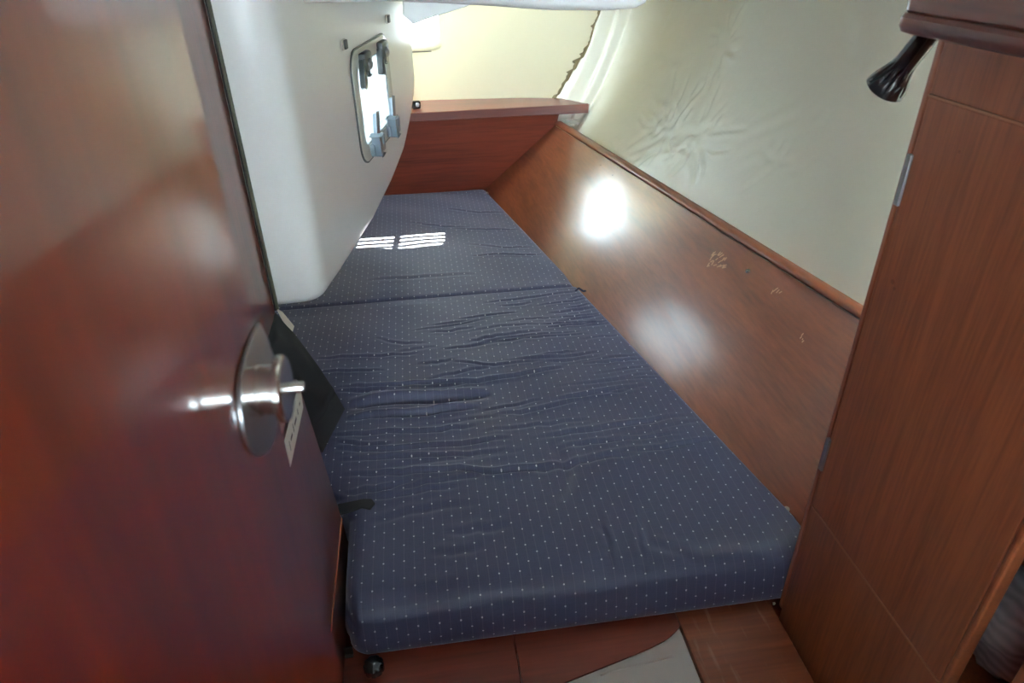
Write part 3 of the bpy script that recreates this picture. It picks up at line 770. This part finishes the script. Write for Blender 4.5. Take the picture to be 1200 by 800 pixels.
# ------------------------------------------------------------------ cushions
def xr(y): return pan_line(y, .658) - .001
def roughen(cr):
    rnd = random.Random(21); out = []
    for pts, amp, wd in cr:
        q = []
        for a, b in zip(pts[:-1], pts[1:]):
            for k in range(4):
                t = k / 4; j = .0035 if (k or q) else 0
                q.append((a[0] + (b[0] - a[0]) * t + rnd.uniform(-j, j), a[1] + (b[1] - a[1]) * t + rnd.uniform(-j, j)))
        q.append(pts[-1]); out.append((q, amp, wd * .72))
    return out
def cushion(name, y0, y1, xl, xrf, rc_near, rc_far, creases, ztop=MT, zbot=BASE + .001, res=.0034, wav=1.0, slope_right=1.16, r_near=.055, r_far=.010):
    r = .030
    def edge_dense(a, b, n):
        t = np.linspace(0, 1, n); return t
    W = xrf((y0 + y1) / 2) - xl((y0 + y1) / 2)
    nu = int(W / res); nv = int((y1 - y0) / res)
    u = np.linspace(0, 1, nu); v = np.linspace(0, 1, nv)
    U, Vv = np.meshgrid(u, v, indexing='ij')
    Yn = y0 + (y1 - y0) * Vv
    XL = np.vectorize(xl)(v * (y1 - y0) + y0); XR = np.vectorize(xrf)(v * (y1 - y0) + y0)
    wv = (XR - XL)[None, :]
    X = XL[None, :] + wv * U
    dl = U * wv; dr = (1 - U) * wv
    dc = np.minimum(dl, dr)
    def inset(rc):
        q = np.clip(rc - dl, 0, rc); rd = min(rc, .03); q2 = np.clip(rd - dr, 0, rd); return (rc - np.sqrt(np.maximum(rc * rc - q * q, 0))) + (rd - np.sqrt(np.maximum(rd * rd - q2 * q2, 0)))
    n0 = inset(rc_near); n1 = inset(rc_far)
    Yg = Yn + n0 * (1 - Vv) ** 3 - n1 * Vv ** 3
    dn = Yg - (y0 + n0); df = (y1 - n1) - Yg
    dyy = np.minimum(dn, df)
    ry = np.where(dn < df, r_near, r_far)
    rx = np.where(dr < dl, .014 + (r - .014) * np.clip(1 - (dn - .02) / .06, 0, 1), r)
    qx = np.clip(rx - dc, 0, None) / rx; qy = np.clip(ry - dyy, 0, None) / ry
    kk = np.clip(np.sqrt(qx ** 2 + qy ** 2), 0, 1)
    rm = (qx * rx + qy * ry) / (qx + qy + 1e-9)
    drop = rm * (1 - np.sqrt(np.maximum(1 - kk * kk, 0)))
    soft = np.clip(np.minimum(dc, dyy) / .05, 0, 1)
    H = 1.9 * crease_field(X, Yg, roughen(creases)) * soft
    H += wav * soft * (.0035 * np.sin(7 * X + 2.2 * Yg + 1) * np.sin(6.0 * Yg + 2 * X) + .0012 * np.sin(26 * Yg + 5 * np.sin(4.0 * X)) + .0008 * np.sin(31 * X + 9 * Yg))
    # crowned foam
    H += .006 * np.clip(dc / .25, 0, 1) * np.clip(dyy / .25, 0, 1)
    Z = ztop - drop + H
    Vt = np.stack([X.ravel(), Yg.ravel(), Z.ravel()], 1)
    UV = np.stack([X.ravel(), Yg.ravel()], 1).astype(float)
    # arc-length correction over the rounded near/far edges
    UVy = Yg - np.where(dn < r, (drop * .55), 0) * (dn <= df)
    UV[:, 1] = UVy.ravel()
    idx = np.arange(nu * nv).reshape(nu, nv)
    Fc = np.stack([idx[:-1, :-1].ravel(), idx[1:, :-1].ravel(), idx[1:, 1:].ravel(), idx[:-1, 1:].ravel()], 1).tolist()
    # skirt
    loop = list(idx[:, 0]) + list(idx[-1, 1:]) + list(idx[-2::-1, -1]) + list(idx[0, -2:0:-1])
    nL = len(loop); verts = Vt.tolist(); uvs = UV.tolist(); prev = loop
    sides = ['n'] * nu + ['r'] * (nv - 1) + ['f'] * (nu - 1) + ['l'] * (nv - 2)
    cx, cy = X.mean(), Yg.mean()
    H0 = ztop - zbot - r
    levels = [.2 * H0, .45 * H0, .69 * H0, .84 * H0, .95 * H0, H0]
    for li, dzz in enumerate(levels):
        cur = []
        for kx, i in enumerate(loop):
            px, py, pz = verts[i]; s = sides[kx]
            f = dzz / H0
            z = pz * (1 - f) + zbot * f
            bulge = .006 * math.sin(math.pi * f)
            tuck = .016 * max(0, (f - .72) / .28) ** 2
            x, y = px, py
            uu, vv = uvs[i]
            if s == 'n': y = py - bulge + tuck; vv -= dzz
            elif s == 'f': y = py - .002 * f; vv += dzz
            elif s == 'r': x = px - slope_right * dzz * min(1, max(0, (py - .80) / .25)); uu += dzz
            else: x = px - bulge + tuck; uu -= dzz
            if s == 'f' and slope_right:
                tcr = max(0.0, 1 - abs(verts[idx[-1, -1]][0] - px) / .05); x -= slope_right * dzz * tcr
            cur.append(len(verts)); verts.append([x, y, z]); uvs.append([uu, vv])
        for a in range(nL):
            b = (a + 1) % nL; Fc.append((prev[a], cur[a], cur[b], prev[b]))
        prev = cur
    Fc.append(tuple(prev))
    me = bpy.data.meshes.new(name); me.from_pydata(verts, [], Fc); me.update()
    ul = me.uv_layers.new(name='UVMap'); li = np.empty(len(me.loops), dtype=np.int32); me.loops.foreach_get('vertex_index', li)
    ul.data.foreach_set('uv', np.array(uvs)[li].astype(np.float32).ravel())
    bm = bmesh.new(); bm.from_mesh(me); bmesh.ops.recalc_face_normals(bm, faces=bm.faces[:]); bm.to_mesh(me); bm.free()
    return link(name, me, MAT['fabric'], None, True)

def pxl(*pts): return [tuple(hz(px, py, MT)[:2]) for px, py in pts]
CR1 = [
 (pxl((408, 478), (470, 472), (520, 470), (575, 463)), .0105, .016),
 (pxl((405, 493), (450, 490), (500, 487), (560, 479)), .0060, .008),
 (pxl((395, 456), (440, 455), (500, 450), (560, 448), (620, 440), (660, 432)), .0035, .006),
 (pxl((395, 460), (430, 461), (455, 458)), .0030, .006),
 (pxl((500, 455), (560, 450), (620, 440), (660, 432)), .0030, .005),
 (pxl((370, 422), (430, 420), (490, 416)), .0022, .005),
 (pxl((372, 439), (420, 437), (450, 436)), .0022, .005),
 (pxl((530, 426), (580, 430), (640, 423)), .0020, .005),
 (pxl((388, 512), (440, 510), (500, 508), (560, 500)), .0030, .006),
 (pxl((392, 528), (450, 530), (520, 524), (600, 515)), .0034, .006),
 (pxl((396, 541), (460, 540), (530, 536), (600, 528)), .0030, .006),
 (pxl((400, 558), (470, 557), (540, 552), (580, 556), (660, 545)), .0036, .006),
 (pxl((396, 520), (430, 524), (460, 522)), .0030, .005),
 (pxl((404, 578), (450, 572), (480, 568)), .0030, .006),
 (pxl((580, 488), (620, 482), (680, 470)), .0026, .006),
 (pxl((640, 512), (700, 505), (780, 492)), .0020, .007),
 (pxl((560, 556), (640, 552), (700, 540), (760, 532)), .0024, .008),
 (pxl((640, 385), (690, 379), (720, 374)), .0030, .004),
 (pxl((636, 381), (670, 379), (712, 376)), .0028, .004),
 (pxl((655, 372), (690, 368), (712, 366)), .0022, .004),
 (pxl((664, 360), (690, 356), (705, 357)), .0022, .004),
 (pxl((668, 350), (684, 346), (694, 348)), .0022, .004),
 (pxl((680, 428), (720, 424), (756, 420)), .0020, .005),
 (pxl((650, 470), (700, 462), (760, 452)), .0018, .006),
 (pxl((700, 600), (712, 640), (716, 680)), .0016, .007),
 (pxl((742, 590), (752, 640), (756, 676)), .0016, .006),
 (pxl((520, 625), (560, 622), (600, 618)), .0018, .010),
 (pxl((500, 648), (540, 648), (570, 642)), .0014, .010),
 (pxl((648, 520), (664, 550), (660, 590)), .0030, .018),
 (pxl((440, 398), (470, 405), (500, 404)), .0012, .006),
 (pxl((420, 585), (470, 580), (540, 572)), .0022, .007),
 (pxl((430, 612), (480, 600), (560, 592)), .0016, .010),
 (pxl((470, 690), (540, 700), (620, 705)), .0012, .014),
 (pxl((760, 640), (800, 650), (830, 664)), .0014, .012),
]
_r = random.Random(77)
for _ in range(46):
    x = _r.uniform(-.16, .40); y = _r.uniform(1.02, 1.78); l = _r.uniform(.08, .34); sl = _r.uniform(.02, .16)
    CR1.append(([(x, y), (x + l * .5, y + l * .5 * sl + _r.uniform(-.006, .006)), (x + l, y + l * sl)], _r.uniform(.0008, .0019), _r.uniform(.004, .007)))
def xl1(y): return float(np.interp(y, [.70, .96, 1.02, 1.10, 1.42, 1.46, 3], [-.192, -.196, -.225, -.352, -.356, -.50, -.50]))
def xr1(y): return xr(y)
YSEAM = 1.842
c1 = cushion('berth_cushion', .748, YSEAM, xl1, xr1, .035, .012, CR1, slope_right=0.35)
tag(c1, 'near navy dotted berth cushion, wrinkled, ending at the berth boards', 'cushion', 'navy dotted berth cushions')
CR2 = [
 (pxl((530, 270), (545, 271), (570, 271), (610, 270)), .0022, .005),
 (pxl((552, 302), (590, 300), (636, 299)), .0024, .005),
 (pxl((545, 288), (590, 292), (625, 290)), .0014, .006),
 (pxl((480, 262), (520, 268), (548, 269)), .0018, .006),
 (pxl((430, 330), (500, 326), (560, 322)), .0012, .010),
 (pxl((520, 246), (560, 250), (600, 249)), .0010, .008),
]
def xl2(y): return float(np.interp(y, [1.8, 2.8], [-.50, -.50]))
c2 = cushion('berth_cushion', YSEAM + .006, 2.812, xl2, lambda y: xr(y), .012, .07, CR2, res=.0045, slope_right=0.35, wav=.8, r_near=.010, r_far=.025)
tag(c2, 'far navy dotted berth cushion with striped sunlight against the end panel', 'cushion', 'navy dotted berth cushions')
# torn thread tuft at the seam corner
p = hz(674, 341, MT + .002); tf = tube('cushion_tie', [p, p + np.array([.012, .002, .008]), p + np.array([.022, -.012, .004]), p + np.array([.030, -.004, .0])], .003, MAT['navy'])
tag(tf, 'short dark fabric tie at the seam between the two cushions', 'tie')
for (px, py, z, s, lab) in ((907, 707, .556, .006, 'tiny white scrap between cushion corner and cabinet'), (571, 227, .668, .012, 'tiny white scrap at the far cushion corner by the end panel')):
    p = hz(px, py, z); bm = bmesh.new(); bmesh.ops.create_icosphere(bm, subdivisions=2, radius=s * .6)
    for v in bm.verts: v.co = Vector((v.co.x * .7, v.co.y * .7, v.co.z * 1.0)) * random.uniform(.8, 1.2) + Vector(p)
    tag(from_bm('foam_scrap', bm, MAT['foam']), lab, 'scrap')

# ------------------------------------------------------------------ left side board, card, black cloth
XP = -.203
sb = empty('side_board', (XP, .80, .55)); IS = Matrix.Translation(Vector((XP, .80, .55))).inverted()
tag(sb, 'glossy mahogany board standing along the left edge of the near cushion', 'board')
poly = [(XP, .44, .552), (XP, .975, .552), (XP, .950, .690), (XP, .900, .88), (XP, .858, 1.035), (XP, .848, 1.068), (XP, .838, 1.074), (XP, .44, 1.074)]
from_bm('board', prism_bm([IS @ Vector(p) for p in poly], (-.018, 0, 0), .0015), MAT['wall_wood'], sb)
bm = bmesh.new(); bm_box(bm, (.0002, -.30, .137), (.0022, .147, .1395), .0003); from_bm('edge_strip', bm, MAT['cab_edge'], sb)
cdp = [hx(px, py, XP + .0015) for px, py in ((350.5, 447), (355, 477), (340, 547), (333, 516))]
card = empty('paper_card', cdp[3]); IC = Matrix.Translation(Vector(cdp[3])).inverted()
tag(card, 'white printed paper card stuck along the top of the side board', 'card')
from_bm('sheet', prism_bm([IC @ Vector(p) for p in cdp], (.0006, 0, 0)), MAT['white'], card)
c0, c1_, c2_, c3 = [Vector(p) for p in cdp]
def card_pt(a, b): return IC @ (c0 * (1 - a) * (1 - b) + c1_ * (1 - a) * b + c3 * a * (1 - b) + c2_ * a * b) + Vector((.0010, 0, 0))
bm = bmesh.new()
for (a0, a1, b0, b1) in ((.30, .33, .40, .62), (.42, .55, .44, .56), (.60, .63, .30, .60), (.70, .80, .42, .54), (.86, .88, .35, .7), (.15, .20, .45, .55)):
    bm.faces.new([bm.verts.new(card_pt(a, b)) for a, b in ((a0, b0), (a1, b0), (a1, b1), (a0, b1))])
from_bm('print', bm, MAT['ink'], card)

def cloth():
    n, m = 34, 22; V = []; rnd = random.Random(2)
    # outer (bed side) edge and inner (bulkhead side) edge, from the seal down to the cushion
    e1 = [hx(323, 366, -.352), hy(344, 389, 1.36), hy(374, 430, 1.22), hy(392, 458, 1.13)]
    e1.append(hz(404, 479, .686))
    e2 = [hx(312, 400, -.352), hx(309, 415, -.352), hx(318, 440, -.352)]
    e2 += [hz(362, 500, .78), hz(378, 530, .686)]
    e1 = np.array(e1); e2 = np.array(e2)
    def samp(e, t):
        k = np.linspace(0, 1, len(e)); return np.array([np.interp(t, k, e[:, i]) for i in range(3)])
    for i in range(n):
        a, b = samp(e1, i / (n - 1)), samp(e2, i / (n - 1))
        for j in range(m):
            t = j / (m - 1); p = a * (1 - t) + b * t
            bul = math.sin(math.pi * t) * math.sin(math.pi * min(1, i / (n - 1) + .05))
            p = p + np.array([.012 * bul, -.012 * bul, .012 * bul])
            p += np.array([.004 * math.sin(9 * t + i * .35), 0, .005 * math.sin(7 * t - i * .5)]) * bul
            p[0] = max(p[0], -.356)
            p[2] = max(p[2], .684)
            V.append(p)
    Fc = [(i * m + j, i * m + j + 1, (i + 1) * m + j + 1, (i + 1) * m + j) for i in range(n - 1) for j in range(m - 1)]
    o = data('black_cloth', V, Fc, MAT['cloth'], None, True)
    md = o.modifiers.new('thick', 'SOLIDIFY'); md.thickness = .006
    return o, e1
co, e1 = cloth(); tag(co, 'black cloth slumped on the cushion between side board and white moulding', 'cloth')
tg = [Vector(e1[0]) + Vector((.004, .0, .004)), Vector(hy(330, 367, 1.43)), Vector(hy(344, 384, 1.37)), Vector(hy(341, 394, 1.35))]
prism('cloth_tag', tg, (.002, .002, .003), MAT['foam'])
tag(bpy.data.objects['cloth_tag'], 'crumpled white tag at the upper edge of the black cloth', 'tag')
# tail of cloth poking past the side board
tl = [hz(px, py, .685) for px, py in ((396, 592), (412, 589), (426, 586), (436, 586), (440, 591), (434, 598), (424, 596), (412, 601), (398, 604))]
t_o = prism('cloth_tail', tl, (0, 0, .005), MAT['cloth'], bevel=.002, smooth=True)
tag(t_o, 'small dark cloth end lying on the cushion beside the side board', 'cloth')

# ------------------------------------------------------------------ cabin door on the left
DB = math.radians(0.8); DD = Vector((math.sin(DB), math.cos(DB), 0)); DN = Vector((math.cos(DB), -math.sin(DB), 0))
DE = Vector((-.285 * .39, .39, 0))
ztop = 1.80
door = empty('door_1', (DE.x, DE.y, 0)); tag(door, 'open glossy mahogany cabin door with a steel push-button latch', 'door', kind='structure')
def dp(a, z, o=0.0): return -DD * a + Vector((0, 0, z)) + DN * o      # a: distance from the free edge
leaf = prism_bm([dp(0, .04), dp(.56, .04), dp(.56, ztop), dp(0, ztop)], -DN * .020, .0005)
from_bm('leaf', leaf, MAT['door'], door)
# latch: eye-shaped plate, barrel, flange, push pin
pc = Vector(hit(298, 457, DE, DN)) - Vector((DE.x, DE.y, 0))
ac = -pc.dot(DD); zc = pc.z
top = hit(300, 379, DE, DN)[2]; bot = hit(300, 534, DE, DN)[2]
hh = (top - bot) / 2; zc = (top + bot) / 2; hw = hh * .52
outl = [(300, 378), (291, 395), (283, 415), (277.5, 438), (275.5, 460), (276.5, 482), (280, 502), (285.5, 519), (292, 530), (300, 535.5), (309, 531), (316, 518), (321, 500), (324, 480), (324.5, 460), (322, 440), (317, 420), (309, 396)]
pl = [Vector(hit(px, py, DE, DN)) - Vector((DE.x, DE.y, 0)) + DN * .0003 for px, py in outl]
lp = from_bm('latch_plate', prism_bm(pl, DN * .0025, .0006, 2), MAT['steel'], door); smooth_by_angle(lp, .5)
kc = Vector(hit(286, 459, DE, DN)) - Vector((DE.x, DE.y, 0)) + DN * .002
u = float((Vector(hit(286, 459, DE, DN)) - Vector(CAM)).dot(Vector(-ROT[:, 2]))) / F      # metres per photo pixel at the latch
lathe('latch_barrel', kc, DN, [(0, 30 * u), (15 * u, 30 * u), (16 * u, 28.5 * u), (17 * u, 30 * u), (34 * u, 30 * u)], MAT['chrome'], door, 48)
fl = lathe('latch_flange', kc + DN * 34 * u, DN, [(0, 30 * u), (1 * u, 38 * u), (3 * u, 40 * u), (9 * u, 40 * u), (11 * u, 38 * u), (11.5 * u, 34 * u), (11 * u, 4 * u)], MAT['chrome'], door, 56)
lathe('latch_pin', kc + DN * 44 * u, DN, [(0, 6.5 * u), (19 * u, 6.5 * u), (21 * u, 5.5 * u)], MAT['chrome'], door, 24)

# ------------------------------------------------------------------ tall cabinet on the right
XC = .576
cab = empty('tall_cabinet', (XC, .5, 0)); tag(cab, 'tall mahogany cabinet with a hinged door beside the berth', 'cabinet')
def cb(name, y0, y1, z0, z1, x0=XC, th=.018, m='cab', parent=cab, bevel=.0015):
    bm = bmesh.new(); bm_box(bm, (x0 - XC, y0 - .5, z0), (x0 - XC + th, y1 - .5, z1), bevel); return from_bm(name, bm, MAT[m], parent)
cb('corner_stile', .7315, .742, .552, 1.60, m='cab_edge', bevel=.003)
cb('lower_panel', .300, .7305, .0, .8135)
drp = cb('door', .4235, .7295, .8160, 1.4465, x0=XC - .001)
cb('door_edge', .4150, .4235, .8160, 1.4465, x0=XC - .001, m='trim', parent=drp, bevel=.003)
cb('upper_rail', .300, .7305, 1.4490, 1.60)
cb('front_stile', -.60, .357, .0, 1.60)
cb('opening_lip', .357, .4145, .8140, .826, m='cab_edge')
cb('seam_strip', .4235, .7295, .8135, .8160, x0=XC - .0016, m='seam', bevel=0)
cb('seam_strip', .30, .7305, 1.4465, 1.4490, x0=XC - .0016, m='seam', bevel=0)
# hinges on the far edge of the door
for (za, zb2) in ((1.318, 1.381), (.889, .951)):
    h = bpy.data.objects.new('hinge', None); COL.objects.link(h); h.parent = drp
    bpy.data.objects.remove(h)
    bm = bmesh.new(); bm_box(bm, (-.0045, .2255, za), (.001, .2335, zb2), .001)
    hb = from_bm('hinge', bm, MAT['steel'], drp)
# carcass
bm = bmesh.new()
bm_box(bm, (.018, .222, .552), (.34, .240, 1.60)); from_bm('end_wall', bm, MAT['cab_edge'], cab)
bm = bmesh.new(); bm_box(bm, (.30, -1.10, 0.0), (.32, .222, 1.60)); from_bm('back_wall', bm, MAT['cab'], cab)
bm = bmesh.new(); bm_box(bm, (.018, -.60, .800), (.30, .222, .812)); from_bm('locker_floor', bm, MAT['cab'], cab)
bm = bmesh.new(); bm_box(bm, (.018, -.60, 1.40), (.30, .222, 1.412)); from_bm('locker_top', bm, MAT['cab'], cab)
bm = bmesh.new(); bm_box(bm, (.018, -.40, .812), (.30, -.385, 1.40)); from_bm('locker_side', bm, MAT['cab'], cab)
# small dents on the cabinet door
for (px, py, r) in ((1124, 178, .0022), (1046, 330, .004), (1048, 338, .003), (977, 590, .0025)):
    p = Vector(hx(px, py, XC - .001)) - Vector((XC, .5, 0)); lathe('chip_mark', p, (-1, 0, 0), [(-.0005, r), (.0003, r * .8)], MAT['trim'], drp, 10)

# clothes inside the open locker
def bundle(name, c, rad, m, seed, label):
    bm = bmesh.new(); bmesh.ops.create_icosphere(bm, subdivisions=4, radius=1.0); rnd = random.Random(seed)
    ph = [rnd.uniform(0, 6) for _ in range(6)]
    for v in bm.verts:
        q = v.co.copy()
        s = 1 + .10 * math.sin(5 * q.x + ph[0]) * math.sin(4 * q.z + ph[1]) + .06 * math.sin(11 * q.z + 5 * q.y + ph[2]) + .03 * math.sin(19 * q.y + 7 * q.x + ph[3])
        v.co = Vector((c[0] + q.x * rad[0] * s, c[1] + q.y * rad[1] * s, c[2] + q.z * rad[2] * s))
    o = from_bm(name, bm, m, None, True); tag(o, label, 'clothes', 'clothes inside the open locker'); return o
def striped():
    m, nt, b = newmat('grey_striped_cloth'); L = nt.links.new
    tc = N(nt, 'ShaderNodeTexCoord'); wv = N(nt, 'ShaderNodeTexWave'); wv.inputs['Scale'].default_value = 22; wv.inputs['Distortion'].default_value = 3; wv.bands_direction = 'Z'
    L(tc.outputs['Object'], wv.inputs['Vector'])
    mx = N(nt, 'ShaderNodeMix', data_type='RGBA'); L(wv.outputs['Fac'], mx.inputs[0]); mx.inputs[6].default_value = srgb(168, 170, 182); mx.inputs[7].default_value = srgb(205, 206, 214)
    L(mx.outputs[2], b.inputs['Base Color']); b.inputs['Roughness'].default_value = .9; return m
MAT['stripe'] = striped()
bundle('folded_shirt', (.650, .432, .906), (.036, .055, .078), MAT['stripe'], 5, 'grey and white striped shirt bundled in the open locker')
bundle('navy_shirt', (.78, .38, .975), (.06, .13, .135), MAT['navy'], 6, 'navy blue shirt behind the striped one in the open locker')

# overhanging fiddle rail above the cabinet
def fiddle():
    prof = [(.080, 1.512), (.014, 1.512), (.004, 1.515), (.0, 1.521), (.0, 1.529), (.003, 1.533), (.006, 1.534), (.004, 1.536), (.004, 1.60), (.080, 1.60)]
    ys = [-.60, .730] + [.730 + .014 * math.sin(a) for a in np.linspace(.1, math.pi / 2, 9)]
    bm = bmesh.new(); rows = []
    for y in ys:
        k = 0.0
        if y > .73: k = .012 * (1 - math.sqrt(max(0, 1 - ((y - .73) / .0141) ** 2)))
        rows.append([bm.verts.new((.520 + min(a + k, .0555), y, z)) for a, z in prof])
    n = len(prof)
    for r0, r1 in zip(rows[:-1], rows[1:]):
        for i in range(n): bm.faces.new((r0[i], r0[(i + 1) % n], r1[(i + 1) % n], r1[i]))
    bm.faces.new(rows[0]); bm.faces.new(list(reversed(rows[-1])))
    o = from_bm('fiddle_rail', bm, MAT['fiddle']); smooth_by_angle(o, .6); return o
tag(fiddle(), 'rounded grooved mahogany rail overhanging the tall cabinet', 'rail')

# black reading lamp behind the rail
la = Vector(hy(1090, 38, .80)); lb = Vector(hy(1037, 104, .836)); ax = (lb - la).normalized(); ln = (lb - la).length
lamp = empty('reading_lamp', la); tag(lamp, 'glossy black spot lamp hanging below the rail beside the cabinet', 'lamp')
k = .83 / .95
lathe('lamp_head', (0, 0, 0), ax, [(-.02, .011), (0, .0135), (ln * .50, .0138), (ln * .60, .0150), (ln * .72, .0185), (ln * .84, .0225), (ln * .95, .0250), (ln, .0255), (ln + .001, .0245), (ln - .003, .022), (ln - .012, .018)], MAT['black'], lamp, 48, flute=.14, nfl=12, fl_range=(ln * .60, ln * .90))
lathe('swivel', ax * -.02, -ax, [(0, .009), (.03, .008)], MAT['black'], lamp, 20)
lathe('mount', (.045, -.033, .045), (0, -1, 0), [(-.012, .010), (-.004, .016), (.0, .020), (.0235, .020)], MAT['black'], lamp, 28)
tube('bracket', [Vector(ax) * -.045, Vector((.036, -.018, .044)), Vector((.045, -.026, .045))], .006, MAT['black'], lamp, 12)
